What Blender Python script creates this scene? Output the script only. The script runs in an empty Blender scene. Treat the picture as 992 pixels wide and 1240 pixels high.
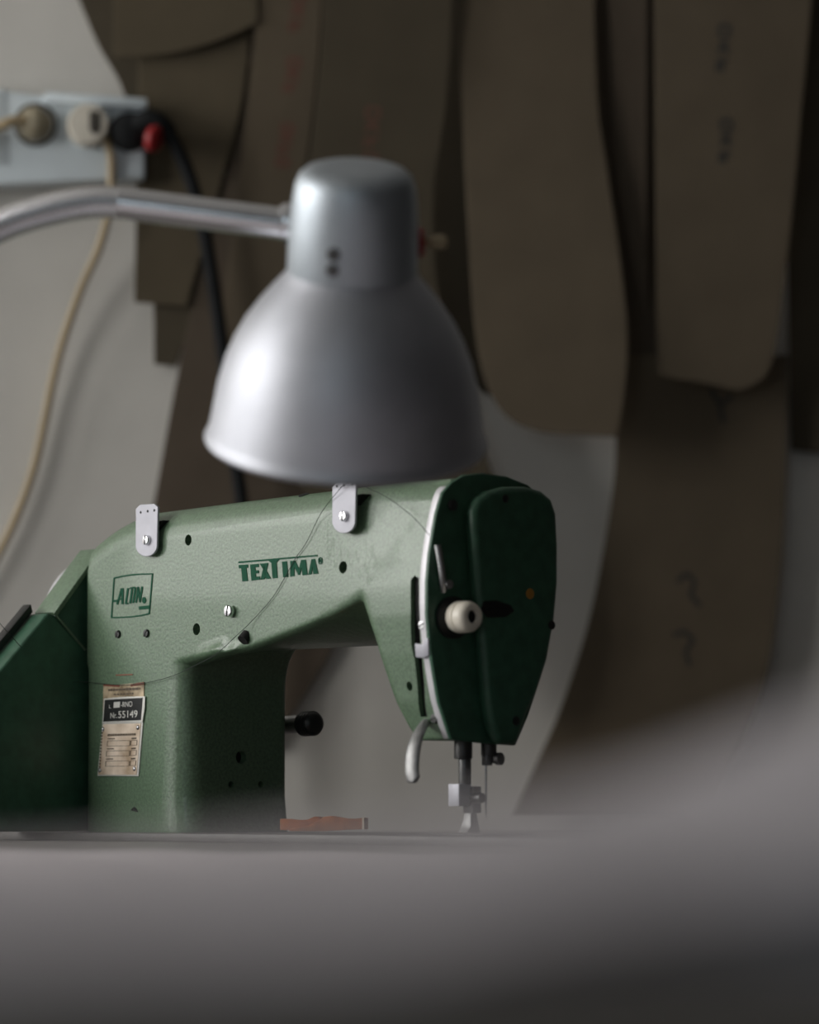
import bpy, bmesh, math, random
import numpy as np
from mathutils import Vector, Matrix
random.seed(4)
C = bpy.context.scene.collection
PI = math.pi

# ------------------------------------------------------------------ camera model (for reading sizes off the photograph)
FPX = 5100.0
CAMZ = 0.800
BED = 0.780            # top of the machine bed
TAB = 0.773            # top of the work table
PITCH = math.atan((979 - 620) / FPX)
cp, sp = math.cos(PITCH), math.sin(PITCH)
CAM = Vector((0, 0, CAMZ))

def ray(px, py):
    u = (px - 496) / FPX; v = (620 - py) / FPX
    return Vector((u, cp - v * sp, sp + v * cp))

def atY(px, py, Y):
    d = ray(px, py)
    return CAM + d * (Y / d.y)

# machine frame: x = along the arm (s), y = depth behind the front face (t), z above the bed
TH = math.radians(50)
MO = Vector((-0.1107, 3.4, BED))
AX = Vector((math.cos(TH), -math.sin(TH), 0))
AY = Vector((math.sin(TH), math.cos(TH), 0))

def front(px, py, t=0.0):
    d = ray(px, py); o = MO + AY * t
    k = (o - CAM).dot(AY) / d.dot(AY)
    p = CAM + d * k - MO
    return (p.dot(AX), p.z)

def endp(px, py, s):
    d = ray(px, py); o = MO + AX * s
    k = (o - CAM).dot(AX) / d.dot(AX)
    p = CAM + d * k - MO
    return (p.dot(AY), p.z)

# back wall
WK = 0.10
WN = Vector((WK, -1, 0)).normalized()
WO = Vector((0, 4.55, 0))
def wallp(px, py, off=0.0):
    d = ray(px, py); o = WO + WN * off
    return CAM + d * ((o - CAM).dot(WN) / d.dot(WN))

# ------------------------------------------------------------------ materials
def mat(name, col, rough=0.5, metal=0.0, spec=0.5, noise=None, bump=None, coat=0.0, emit=None):
    m = bpy.data.materials.new(name); m.use_nodes = True
    nt = m.node_tree; b = nt.nodes['Principled BSDF']
    b.inputs['Base Color'].default_value = (*col, 1)
    b.inputs['Roughness'].default_value = rough
    b.inputs['Metallic'].default_value = metal
    b.inputs['Specular IOR Level'].default_value = spec
    b.inputs['Coat Weight'].default_value = coat
    tc = nt.nodes.new('ShaderNodeTexCoord')
    if noise:
        scale, amt = noise[0], noise[1]
        n = nt.nodes.new('ShaderNodeTexNoise'); n.inputs['Scale'].default_value = scale
        n.inputs['Detail'].default_value = 6
        r = nt.nodes.new('ShaderNodeValToRGB')
        lo = tuple(max(0, c * (1 - amt)) for c in col); hi = tuple(min(1, c * (1 + amt)) for c in col)
        if len(noise) > 2: lo = noise[2]
        r.color_ramp.elements[0].position = 0.35; r.color_ramp.elements[1].position = 0.65
        r.color_ramp.elements[0].color = (*lo, 1); r.color_ramp.elements[1].color = (*hi, 1)
        nt.links.new(tc.outputs['Object'], n.inputs['Vector'])
        nt.links.new(n.outputs['Fac'], r.inputs['Fac'])
        nt.links.new(r.outputs['Color'], b.inputs['Base Color'])
    if bump:
        scale, st, dist = bump
        n2 = nt.nodes.new('ShaderNodeTexNoise'); n2.inputs['Scale'].default_value = scale
        n2.inputs['Detail'].default_value = 3
        bp = nt.nodes.new('ShaderNodeBump'); bp.inputs['Strength'].default_value = st; bp.inputs['Distance'].default_value = dist
        nt.links.new(tc.outputs['Object'], n2.inputs['Vector'])
        nt.links.new(n2.outputs['Fac'], bp.inputs['Height'])
        nt.links.new(bp.outputs['Normal'], b.inputs['Normal'])
    return m

M = {}
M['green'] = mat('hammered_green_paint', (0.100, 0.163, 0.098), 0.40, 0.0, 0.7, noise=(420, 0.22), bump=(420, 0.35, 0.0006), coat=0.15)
M['shade_green'] = mat('shaded_green_paint', (0.035, 0.100, 0.060), 0.42, 0.0, 0.5, noise=(90, 0.15), bump=(420, 0.25, 0.0005))  # same green paint as the casting, with shade put into the colour
M['print'] = mat('green_print', (0.004, 0.070, 0.036), 0.65, spec=0.15)
M['black'] = mat('black_enamel', (0.012, 0.013, 0.013), 0.4, noise=(60, 0.3))
M['hole'] = mat('shade_and_chip_black', (0.004, 0.004, 0.004), 0.7, noise=(60, 0.3))  # stands in for the shade inside holes and slots; also the paint chip
M['chrome'] = mat('chrome', (0.82, 0.82, 0.85), 0.22, 1.0, noise=(30, 0.03))
M['steel'] = mat('dull_steel', (0.46, 0.46, 0.47), 0.38, 1.0, noise=(80, 0.15))
M['bedsteel'] = mat('worn_bed_enamel', (0.075, 0.072, 0.068), 0.5, 0.2, noise=(40, 0.2))
M['dsteel'] = mat('oiled_dark_steel', (0.10, 0.10, 0.10), 0.4, 0.9, noise=(80, 0.2))
M['dsteel2'] = mat('worn_foot_steel', (0.28, 0.28, 0.28), 0.5, 0.8, noise=(80, 0.2))
M['tabwhite'] = mat('satin_nickel_tab', (0.46, 0.46, 0.51), 0.5, 0.2, noise=(60, 0.05))
M['trimwhite'] = mat('polished_edge', (0.60, 0.59, 0.62), 0.45, 0.3, noise=(60, 0.05))
M['alu'] = mat('satin_aluminium', (0.47, 0.48, 0.52), 0.55, 1.0, noise=(25, 0.05), bump=(300, 0.04, 0.0004))
M['alucap'] = mat('satin_aluminium_cap', (0.44, 0.48, 0.52), 0.52, 1.0, noise=(25, 0.05))
M['cream'] = mat('cream_plate', (0.74, 0.63, 0.52), 0.45, 0.0, noise=(40, 0.15, (0.45, 0.33, 0.22)))
M['oldplate'] = mat('tarnished_plate', (0.50, 0.40, 0.27), 0.5, noise=(55, 0.25, (0.14, 0.10, 0.05)))
M['ink'] = mat('plate_ink', (0.10, 0.075, 0.05), 0.6)
M['redink'] = mat('rust_red_ink', (0.22, 0.07, 0.04), 0.6)
M['silver'] = mat('plate_lettering', (0.75, 0.74, 0.70), 0.4, 0.4)
M['ivory'] = mat('ivory_plastic', (0.85, 0.79, 0.68), 0.35, noise=(40, 0.06))
M['amber'] = mat('amber_dot', (0.40, 0.19, 0.03), 0.4)
M['leather'] = mat('orange_leather', (0.42, 0.14, 0.045), 0.5, noise=(90, 0.3), bump=(400, 0.2, 0.0004))
M['whiteplastic'] = mat('bluish_white_plastic', (0.66, 0.73, 0.77), 0.4, noise=(12, 0.04))
M['plugwhite'] = mat('warm_white_plastic', (0.62, 0.58, 0.50), 0.4, noise=(12, 0.04))
M['plugbeige'] = mat('aged_beige_plastic', (0.27, 0.235, 0.165), 0.45, noise=(20, 0.1))
M['sockdark'] = mat('socket_shadow_brown', (0.05, 0.045, 0.035), 0.6)
M['redplastic'] = mat('red_plastic', (0.28, 0.010, 0.012), 0.5)
M['rubber'] = mat('black_rubber', (0.008, 0.009, 0.010), 0.75, spec=0.2, noise=(40, 0.2))
M['cordbeige'] = mat('beige_cord', (0.36, 0.28, 0.17), 0.55, noise=(15, 0.05))
M['plaster'] = mat('pale_plaster', (0.62, 0.60, 0.56), 0.9, noise=(6, 0.06), bump=(60, 0.15, 0.002))
M['ceil'] = mat('ceiling_paint', (0.50, 0.49, 0.47), 0.9, noise=(4, 0.05))
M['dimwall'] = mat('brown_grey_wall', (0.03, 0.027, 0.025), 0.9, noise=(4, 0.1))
M['floor'] = mat('dark_floorboards', (0.03, 0.025, 0.02), 0.6, noise=(4, 0.3))
M['laminate'] = mat('grey_table_laminate', (0.17, 0.155, 0.15), 0.45, noise=(9, 0.1), bump=(70, 0.05, 0.001))
M['wood'] = mat('dark_table_board', (0.115, 0.090, 0.072), 0.5, noise=(9, 0.2), bump=(70, 0.1, 0.001))
M['fabric'] = mat('grey_wool_cloth', (0.68, 0.63, 0.655), 0.95, spec=0.15, noise=(160, 0.1), bump=(600, 0.3, 0.0008))
M['dleather'] = mat('added_hide_brown', (0.045, 0.038, 0.030), 0.8, spec=0.15, noise=(60, 0.2), bump=(300, 0.2, 0.0006))
M['threadm'] = mat('dark_thread', (0.02, 0.03, 0.025), 0.8)
M['frame'] = mat('window_paint', (0.6, 0.6, 0.58), 0.5)
CARD = []
for i, c in enumerate([(0.105, 0.085, 0.056), (0.080, 0.066, 0.045), (0.118, 0.094, 0.065), (0.098, 0.077, 0.057)]):
    CARD.append(mat('grey_brown_cardboard_%d' % i, c, 0.85, spec=0.2, noise=(14, 0.07), bump=(200, 0.08, 0.0006)))

# ------------------------------------------------------------------ mesh helpers
def link(name, me, m, parent=None, smooth=True):
    if isinstance(m, str): m = M[m]
    me.materials.append(m)
    if smooth:
        for p in me.polygons: p.use_smooth = True
    o = bpy.data.objects.new(name, me); C.objects.link(o)
    if parent is not None: o.parent = parent
    return o

def build(name, bm, m, parent=None, smooth=True, bevel=0.0, seg=2, sharp=35):
    bmesh.ops.recalc_face_normals(bm, faces=bm.faces)
    if bevel:
        es = [e for e in bm.edges if len(e.link_faces) == 2 and e.calc_face_angle(0) > math.radians(sharp)]
        bmesh.ops.bevel(bm, geom=es, offset=bevel, segments=seg, profile=0.5, affect='EDGES', clamp_overlap=True)
    if smooth:
        for e in bm.edges:
            if len(e.link_faces) == 2 and e.calc_face_angle(0) > math.radians(40): e.smooth = False
    me = bpy.data.meshes.new(name); bm.to_mesh(me); bm.free()
    return link(name, me, m, parent, smooth)

def box(bm, lo, hi, mtx=None):
    vs = [bm.verts.new((x, y, z)) for x in (lo[0], hi[0]) for y in (lo[1], hi[1]) for z in (lo[2], hi[2])]
    for f in ((0,1,3,2),(4,6,7,5),(0,4,5,1),(2,3,7,6),(0,2,6,4),(1,5,7,3)): bm.faces.new([vs[i] for i in f])
    if mtx is not None:
        for v in vs: v.co = mtx @ v.co
    return bm

def loft(bm, rings, caps=True):
    vr = [[bm.verts.new(p) for p in r] for r in rings]
    n = len(rings[0])
    for a, b in zip(vr[:-1], vr[1:]):
        for i in range(n):
            bm.faces.new((a[i], a[(i+1) % n], b[(i+1) % n], b[i]))
    if caps:
        bm.faces.new(vr[0][::-1]); bm.faces.new(vr[-1])
    return vr

def prism(bm, poly, d):
    """poly: 3D points (planar-ish), extruded by vector d"""
    d = Vector(d)
    a = [bm.verts.new(p) for p in poly]; b = [bm.verts.new(Vector(p) + d) for p in poly]
    n = len(poly)
    f1 = bm.faces.new(a[::-1]); f2 = bm.faces.new(b)
    for i in range(n): bm.faces.new((a[i], a[(i+1) % n], b[(i+1) % n], b[i]))
    return bm

def frame_of(d):
    d = Vector(d).normalized()
    u = d.orthogonal().normalized(); return u, d.cross(u), d

def lathe(bm, base, axis, prof, n=32):
    """prof: list of (h, r) along axis from base"""
    u, v, d = frame_of(axis); base = Vector(base)
    rings = []
    for h, r in prof:
        r = max(r, 1e-5)
        rings.append([base + d * h + (u * math.cos(2*PI*i/n) + v * math.sin(2*PI*i/n)) * r for i in range(n)])
    loft(bm, rings)
    return bm

def cyl(bm, p0, p1, r, n=24, r1=None):
    p0 = Vector(p0); p1 = Vector(p1)
    return lathe(bm, p0, p1 - p0, [(0, r), ((p1 - p0).length, r if r1 is None else r1)], n)

def catmull(pts, k=8):
    P = [Vector(p) for p in pts]; out = []
    for i in range(len(P) - 1):
        p0 = P[max(0, i-1)]; p1 = P[i]; p2 = P[i+1]; p3 = P[min(len(P)-1, i+2)]
        for j in range(k):
            t = j / k
            out.append(0.5 * ((2*p1) + (p2-p0)*t + (2*p0-5*p1+4*p2-p3)*t*t + (3*p1-p0-3*p2+p3)*t**3))
    out.append(P[-1]); return out

def tube(bm, pts, r, n=12, k=8, rf=None, smooth=True):
    P = catmull(pts, k) if smooth else [Vector(p) for p in pts]
    up = None; rings = []
    for i, p in enumerate(P):
        d = (P[min(i+1, len(P)-1)] - P[max(i-1, 0)]).normalized()
        if up is None: up = d.orthogonal().normalized()
        up = (up - d * up.dot(d)).normalized(); w = d.cross(up)
        rr = r if rf is None else rf(i / (len(P) - 1))
        rings.append([p + (up * math.cos(2*PI*j/n) + w * math.sin(2*PI*j/n)) * rr for j in range(n)])
    loft(bm, rings); return bm

def empty(name, loc, rz=0.0):
    o = bpy.data.objects.new(name, None); C.objects.link(o); o.empty_display_size = 0.05
    o.location = loc; o.rotation_euler = (0, 0, rz); return o

def tag(o, label, cat, group=None, kind=None):
    o['label'] = label; o['category'] = cat
    if group: o['group'] = group
    if kind: o['kind'] = kind
    return o

def struct(o):
    o['kind'] = 'structure'; return o

def BM(): return bmesh.new()
def lerp(x, pts):
    xs = [p[0] for p in pts]; ys = [p[1] for p in pts]
    return float(np.interp(x, xs, ys))

# ------------------------------------------------------------------ room
def wall_quad_box(name, a, b, z0, z1, thick, m, holes=()):
    """vertical wall from a to b (xy), inner face on the line, thickness behind it; holes = (u0,u1,z0,z1)"""
    a = Vector((*a, 0)); b = Vector((*b, 0)); d = (b - a); L = d.length; d.normalize()
    nrm = Vector((d.y, -d.x, 0))            # outward (to the right of the walking direction)
    us = sorted({0, L, *[h[0] for h in holes], *[h[1] for h in holes]})
    zs = sorted({z0, z1, *[h[2] for h in holes], *[h[3] for h in holes]})
    bm = BM()
    for i in range(len(us)-1):
        for j in range(len(zs)-1):
            uc = (us[i]+us[i+1])/2; zc = (zs[j]+zs[j+1])/2
            if any(h[0] < uc < h[1] and h[2] < zc < h[3] for h in holes): continue
            prism(bm, [a + d*us[i] + Vector((0,0,zs[j])), a + d*us[i+1] + Vector((0,0,zs[j])),
                       a + d*us[i+1] + Vector((0,0,zs[j+1])), a + d*us[i] + Vector((0,0,zs[j+1]))], nrm * thick)
    bmesh.ops.remove_doubles(bm, verts=bm.verts, dist=1e-5)
    return struct(build(name, bm, m, smooth=False))

XL, XR, YF, ZC = -2.6, 2.3, -1.6, 2.75
def wy(x): return WO.y + WK * x
wall_quad_box('wall_back', (XR, wy(XR)), (XL, wy(XL)), 0, ZC, 0.15, 'plaster')
# left wall walks from back to front so the outside is at -x
W1 = (1.80, 2.98); W3 = (3.20, 4.20)       # window along y
# walking direction from front to back gives outward = +x; so walk back -> front
wall_quad_box('wall_left', (XL, YF), (XL, wy(XL)), 0, ZC, -0.15, 'plaster', holes=[(W1[0]-YF, W1[1]-YF, 1.0, 2.5), (W3[0]-YF, W3[1]-YF, 1.05, 2.72)])
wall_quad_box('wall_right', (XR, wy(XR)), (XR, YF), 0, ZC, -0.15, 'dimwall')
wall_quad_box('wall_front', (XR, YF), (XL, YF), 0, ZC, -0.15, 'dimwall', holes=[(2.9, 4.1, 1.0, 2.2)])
bm = BM(); box(bm, (XL-.15, YF-.15, -.1), (XR+.15, wy(XR)+.2, 0)); struct(build('floor', bm, 'floor', smooth=False))
bm = BM(); box(bm, (XL-.15, YF-.15, ZC), (XR+.15, wy(XR)+.2, ZC+.1)); struct(build('ceiling', bm, 'ceil', smooth=False))
def window(name, lo, hi, axis):
    o = empty(name, ((lo[0]+hi[0])/2, (lo[1]+hi[1])/2, lo[2])); o['kind'] = 'structure'
    L = Vector(o.location)
    bm = BM(); f = 0.05
    if axis == 'y':
        x0, x1 = lo[0], hi[0]
        for (y0, y1, z0, z1) in ((lo[1], hi[1], lo[2], lo[2]+f), (lo[1], hi[1], hi[2]-f, hi[2]), (lo[1], lo[1]+f, lo[2]+f, hi[2]-f), (hi[1]-f, hi[1], lo[2]+f, hi[2]-f),
                                 ((lo[1]+hi[1])/2-f/2, (lo[1]+hi[1])/2+f/2, lo[2]+f, hi[2]-f)):
            box(bm, (x0-L.x, y0-L.y, z0-L.z), (x1-L.x, y1-L.y, z1-L.z))
    else:
        for (x0, x1, z0, z1) in ((lo[0], hi[0], lo[2], lo[2]+f), (lo[0], hi[0], hi[2]-f, hi[2]), (lo[0], lo[0]+f, lo[2]+f, hi[2]-f), (hi[0]-f, hi[0], lo[2]+f, hi[2]-f)):
            box(bm, (x0-L.x, lo[1]-L.y, z0-L.z), (x1-L.x, hi[1]-L.y, z1-L.z))
    w = build('window_frame', bm, 'frame', o, smooth=False)
window('window_1', (XL-.10, W1[0], 1.0), (XL-.05, W1[1], 2.5), 'y')
window('window_3', (XL-.10, W3[0], 1.05), (XL-.05, W3[1], 2.72), 'y')
FX0, FX1 = XR - 4.1, XR - 2.9
window('window_2', (FX0, YF-.10, 1.0), (FX1, YF-.05, 2.2), 'x')

def area(name, loc, target, sx, sy, power, col):
    l = bpy.data.lights.new(name, 'AREA'); l.shape = 'RECTANGLE'; l.size = sx; l.size_y = sy; l.energy = power; l.color = col
    o = bpy.data.objects.new(name, l); C.objects.link(o); o.location = loc
    o.rotation_euler = (Vector(target) - Vector(loc)).to_track_quat('-Z', 'Y').to_euler()
    return o
area('window_daylight', (XL-.16, (W1[0]+W1[1])/2, 1.75), (1, (W1[0]+W1[1])/2, 1.75), 1.25, 1.45, 56, (1.0, 0.985, 0.96))
area('window_daylight', (XL-.16, (W3[0]+W3[1])/2, 1.85), (1, (W3[0]+W3[1])/2-.3, 1.75), .98, 1.62, 43, (1.0, 0.985, 0.96))
area('window_daylight', ((FX0+FX1)/2, YF-.16, 1.6), ((FX0+FX1)/2, 1, 1.6), 1.15, 1.15, 11.0, (0.78, 0.92, 1.0))

w = bpy.data.worlds.new('sky'); bpy.context.scene.world = w; w.use_nodes = True
nt = w.node_tree; bg = nt.nodes['Background']
sk = nt.nodes.new('ShaderNodeTexSky'); sk.sky_type = 'HOSEK_WILKIE'; sk.sun_direction = (0.3, 0.6, 0.6); sk.turbidity = 6
nt.links.new(sk.outputs['Color'], bg.inputs['Color']); bg.inputs['Strength'].default_value = 0.05

# ------------------------------------------------------------------ work table
tb = empty('work_table', (0, 2.2, 0))
tag(tb, 'long grey-topped table on which the green machine stands', 'table')
bm = BM(); TX0, TX1, TY0 = -1.25, 1.25, 0.16
prism(bm, [(TX0, TY0-2.2, TAB), (TX1, TY0-2.2, TAB), (TX1, wy(TX1)-.03-2.2, TAB), (TX0, wy(TX0)-.03-2.2, TAB)], (0, 0, -.035))
build('tabletop', bm, 'laminate', tb, bevel=.003)
for x, y in ((-1.15, .3), (1.15, .3), (1.15, 4.6), (-1.15, 4.05)):
    bm = BM(); box(bm, (x-.035, y-.035-2.2, 0), (x+.035, y+.035-2.2, TAB-.035)); build('leg', bm, 'wood', tb, bevel=.004)
bm = BM(); box(bm, (-1.1, .32-2.2, .62), (1.1, .35-2.2, TAB-.035)); build('apron', bm, 'wood', tb, bevel=.002)

# ------------------------------------------------------------------ sewing machine
mac = empty('sewing_machine', MO, -TH)
tag(mac, 'old green hammered-paint industrial sewing machine standing on the grey table', 'sewing machine')
SE = 0.192              # plane of the head's end
TB = 0.112              # back of the casting

def mp(px, py, t=0.0):
    s, z = front(px, py, t); return Vector((s, t, z))
def ep(px, py, s):
    t, z = endp(px, py, s); return Vector((s, t, z))

# front profile of the head's end: depth behind the front plane as a function of height
_pf = sorted([tuple(reversed(endp(x, y, SE))) for x, y in ((548,584),(540,590),(533,600),(526,628),(519,670),(516,705),(516,745),(520,790),(530,850),(545,896))])
def tend(z): return max(0.0, lerp(z, _pf))
def frontc(px, py, dt=0.0):
    t = 0.0
    for _ in range(12): sz = front(px, py, t + dt); t = .5*t + .5*tend(sz[1])
    return sz[0], t + dt, sz[1]

# --- casting
top_tr = [front(x, y, .02) for x, y in ((106,698),(110,680),(117,668),(128,655),(148,639),(168,628),(190,620.5),(300,606),(400,594),(470,586),(540,578))]
lip_tr = [front(x, y, -.004) for x, y in ((210,800),(248,790),(300,777),(350,758),(400,737),(428,722),(445,700))]
ZB = front(400, 785, .10)[1]
SL = front(103, 850)[0]
top_tr = [(max(a, SL + .0004*i), b) for i, (a, b) in enumerate(top_tr)]
def zt(s): return lerp(s, top_tr)
def zf(s): return lerp(s, lip_tr)
bm = BM()
rings = []
s0 = top_tr[0][0]
ss = [s0 + .0005, s0+.002, s0+.004, s0+.008, s0+.014, s0+.02] + list(np.linspace(s0+.03, SE, 46))
for s in ss:
    z1 = zt(s); r = min(.026, max(.006, (z1-.19)*.6)); ring = []
    zl = min(zf(s), z1 - .02)
    for k in range(9):                                   # top front rounding
        a = PI - k*PI/2/8; ring.append((s, r + r*math.cos(a), z1 - r + r*math.sin(a)))
    for k in range(9):
        a = PI/2 - k*PI/2/8; ring.append((s, TB - r + r*math.cos(a), z1 - r + r*math.sin(a)))
    ring += [(s, TB, ZB + .012), (s, TB-.003, ZB+.003), (s, TB-.014, ZB), (s, TB - .05, ZB + .4*(zl-ZB)*.4)]
    fl = .006 * min(1, max(0, (s - front(235,790)[0]) / .04)) * min(1, max(0, (front(440,700)[0]-s) / .07))
    ring += [(s, .012 - fl, zl - .006), (s, .003 - fl, zl - .003), (s, -fl, zl), (s, -fl*.75, zl + .006), (s, -fl*.3, zl+.014), (s, 0, zl + .022)]
    wgt = min(1, max(0, (s - (SE-.13))/.12)); wgt = wgt*wgt*(3-2*wgt)
    ring = [(a, max(b, tend(c)*wgt) if c > .15 else b, c) for a, b, c in ring]
    rings.append(ring)
loft(bm, rings)
# column
SR = -0.121
def rrect(sa, sb, ta, tb_, z, rs):
    """rounded rectangle; rs = radii at (sa,ta),(sb,ta),(sb,tb),(sa,tb)"""
    out = []
    for (cx, cy, r, a0) in ((sa+rs[0], ta+rs[0], rs[0], PI), (sb-rs[1], ta+rs[1], rs[1], 1.5*PI), (sb-rs[2], tb_-rs[2], rs[2], 0), (sa+rs[3], tb_-rs[3], rs[3], .5*PI)):
        for k in range(7):
            a = a0 + k*PI/2/6; out.append((cx + r*math.cos(a), cy + r*math.sin(a), z))
    return out
rings = []
for z in list(np.linspace(-.002, .118, 12)) + list(np.linspace(.125, ZB+.01, 9)):
    ex = 0
    if z > .118:
        q = min(1, (z - .118) / (ZB + .004 - .118)); ex = .024 * (1 - math.sqrt(max(0, 1 - q*q)))
    if z < .03: ex = -.004*0 + .004 * (1 - z/.03)
    rr = .030 - .012*min(1, z/.12)
    rings.append(rrect(SL, SR + ex, 0, TB, z, (.007, rr, .006, .008)))
loft(bm, rings)
# head
head_l = sorted([(frontc(x, y)[2], frontc(x, y)[0]) for x, y in ((424,700),(431,718),(440,745),(451,778),(463,818),(478,858),(490,881),(500,895))])
head_f = sorted([tuple(reversed(endp(x, y, SE))) for x, y in ((516,690),(516,740),(520,790),(530,850),(545,896))])
head_b = sorted([tuple(reversed(endp(x, y, SE))) for x, y in ((664,620),(664,700),(659,760),(648,815),(630,865),(614,900))])
z0h = endp(545, 896, SE)[1]
rings = []
for z in np.linspace(z0h, .2, 22):
    sl = lerp(z, head_l); tf = tend(z)
    tb_ = min(TB, lerp(z, head_b))
    rings.append(rrect(sl, SE, tf, tb_, z, (.009, .003, .003, .01)))
loft(bm, rings)
bmesh.ops.recalc_face_normals(bm, faces=bm.faces)
me = bpy.data.meshes.new('casting_raw'); bm.to_mesh(me); bm.free()
raw = bpy.data.objects.new('casting_raw', me); C.objects.link(raw)
md = raw.modifiers.new('r', 'REMESH'); md.mode = 'VOXEL'; md.voxel_size = .0017
md = raw.modifiers.new('s', 'SMOOTH'); md.factor = .5; md.iterations = 9
# holes: drilled with one joined cutter
cb = BM()
HOLES = [(228,654,.0046),(415,687,.0050),(238,762,.0050),(496,831,.0036)]
for x, y, r in HOLES:
    p = Vector(frontc(x, y)) if x > 450 else mp(x, y); cyl(cb, p + Vector((0,-.01,0)), p + Vector((0,.018,0)), r, 24)
ph = Vector((SR, *endp(292, 917, SR))); cyl(cb, ph + Vector((-.02,0,0)), ph + Vector((.012,0,0)), .0055, 20)
for x, y in ((280,950),(316,950)):
    ph = Vector((SR, *endp(x, y, SR))); cyl(cb, ph + Vector((-.01,0,0)), ph + Vector((.012,0,0)), .003, 12)
slot = [(497.5,702),(502,697),(507.5,700),(508.5,740),(509.5,780),(511.5,800),(514.5,835),(517.5,868),(509.5,868),(506,835),(502.5,800),(498,780),(497.5,740)]
def poly_front(pts, t): return [Vector(frontc(x, y)) + Vector((0,t,0)) for x, y in pts]
prism(cb, poly_front(slot, -.01), (0, .022, 0))
bmesh.ops.recalc_face_normals(cb, faces=cb.faces)
cme = bpy.data.meshes.new('cut'); cb.to_mesh(cme); cb.free()
cut = bpy.data.objects.new('cut', cme); C.objects.link(cut)
md = raw.modifiers.new('b', 'BOOLEAN'); md.operation = 'DIFFERENCE'; md.object = cut; md.solver = 'EXACT'; md.use_self = True
dg = bpy.context.evaluated_depsgraph_get()
bme = bpy.data.meshes.new_from_object(raw.evaluated_get(dg))
bpy.data.objects.remove(raw); bpy.data.objects.remove(cut)
bme.name = 'casting'; bme.materials.clear()
bmt = BM(); bmt.from_mesh(bme)
for e in bmt.edges:
    if len(e.link_faces) == 2 and e.calc_face_angle(0) > math.radians(50): e.smooth = False
bmt.to_mesh(bme); bmt.free()
casting = link('casting', bme, 'green', mac)
casting['label'] = 'green hammered-paint arm, column and head'

# dark discs and strip put in as the shade inside holes and slot
for x, y, r in HOLES:
    p = Vector(frontc(x, y)) if x > 450 else mp(x, y); bm = BM(); cyl(bm, p + Vector((0,.009,0)), p + Vector((0,.02,0)), r*1.03, 20); build('hole_shade', bm, 'hole', casting)
bm = BM(); prism(bm, poly_front(slot, .004), (0,.003,0)); build('slot_shade', bm, 'hole', casting, smooth=False)
p = mp(293, 777, -.004); bm = BM(); cyl(bm, p + Vector((0,.006,.006)), p + Vector((0,.0009,.0009)), .0050, 20); build('hole_shade', bm, 'hole', casting)
ph = Vector((SR, *endp(292, 917, SR))); bm = BM(); cyl(bm, ph + Vector((-.021,0,0)), ph + Vector((-.007,0,0)), .0058, 20); build('hole_shade', bm, 'hole', casting)

# --- bed
bm = BM()
box(bm, (-.40, -.048, -.007), (.415, .155, 0)); build('bed_plate', bm, 'bedsteel', mac, bevel=.0012)
bm = BM(); box(bm, (SE-.03, .03, 0), (SE+.03, .09, .0012)); build('needle_plate', bm, 'bedsteel', mac, bevel=.0004)

# --- prints on the casting
def fq(pts, t=-.0005, th=.003, name='print', m='print', parent=casting):
    pass
def add_stroke(bm, pts, w, t=-.0005, th=.003, conv=front):
    """polyline in photo pixels with width w px -> thin raised quads on the front plane"""
    for (x0, y0), (x1, y1) in zip(pts[:-1], pts[1:]):
        d = Vector((x1-x0, y1-y0)); L = d.length
        if L < 1e-6: continue
        n = Vector((-d.y, d.x)) / L * w / 2
        q = [(x0+n.x, y0+n.y), (x1+n.x, y1+n.y), (x1-n.x, y1-n.y), (x0-n.x, y0-n.y)]
        prism(bm, [Vector((front(a, b, 0)[0], t, front(a, b, 0)[1])) for a, b in q], (0, th, 0))
def add_poly(bm, pts, t=-.0005, th=.003):
    prism(bm, [Vector((front(a, b, 0)[0], t, front(a, b, 0)[1])) for a, b in pts], (0, th, 0))

# big lettering: normalised letter polygons mapped to the traced quad
def z2(x, y): return (240 + x/4.133, 560 + y/4.133)
TLq, TRq, BLq, BRq = z2(203,496), z2(598,462), z2(212,597), z2(603,557)
def tq(u, v):
    a = Vector(BLq).lerp(Vector(BRq), u); b = Vector(TLq).lerp(Vector(TRq), u); p = a.lerp(b, v); return (p.x, p.y)
bm = BM()
L7 = [[(0,.92),(1,.92),(1,1),(0,1)],
      [(0,.66),(.115,.66),(.115,.82),(0,.82)], [(.028,0),(.098,0),(.092,.66),(.03,.66)],
      [(.145,0),(.205,0),(.205,.80),(.145,.80)], [(.205,0),(.255,0),(.255,.17),(.205,.17)], [(.205,.33),(.245,.33),(.245,.48),(.205,.48)], [(.205,.64),(.252,.64),(.252,.80),(.205,.80)],
      [(.262,0),(.312,0),(.375,.80),(.325,.80)], [(.335,0),(.392,0),(.345,.42),(.315,.30)], [(.268,.80),(.320,.80),(.335,.55),(.315,.42)],
      [(.415,0),(.478,0),(.478,.78),(.515,.92),(.375,.92),(.415,.78)],
      [(.55,0),(.612,0),(.612,.80),(.55,.80)],
      [(.64,0),(.655,.80),(.715,.80),(.757,.36),(.792,.80),(.850,.80),(.862,0),(.797,0),(.792,.42),(.765,.04),(.745,.04),(.700,.46),(.692,0)],
      [(.872,0),(.912,0),(.940,.55),(.925,.80)], [(.935,.80),(.965,.80),(1.0,0),(.935,0)]]
for poly in L7: add_poly(bm, [tq(u, v) for u, v in poly])
for a in range(10):                                     # small registered ring
    c0 = z2(613 + 9*math.cos(a*PI/5), 492 + 17*math.sin(a*PI/5)); c1 = z2(613 + 9*math.cos((a+1)*PI/5), 492 + 17*math.sin((a+1)*PI/5))
    add_stroke(bm, [c0, c1], 1.0)
add_stroke(bm, [z2(611,500), z2(611,484), z2(616,490), z2(612,493), z2(617,500)], .7)
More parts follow.
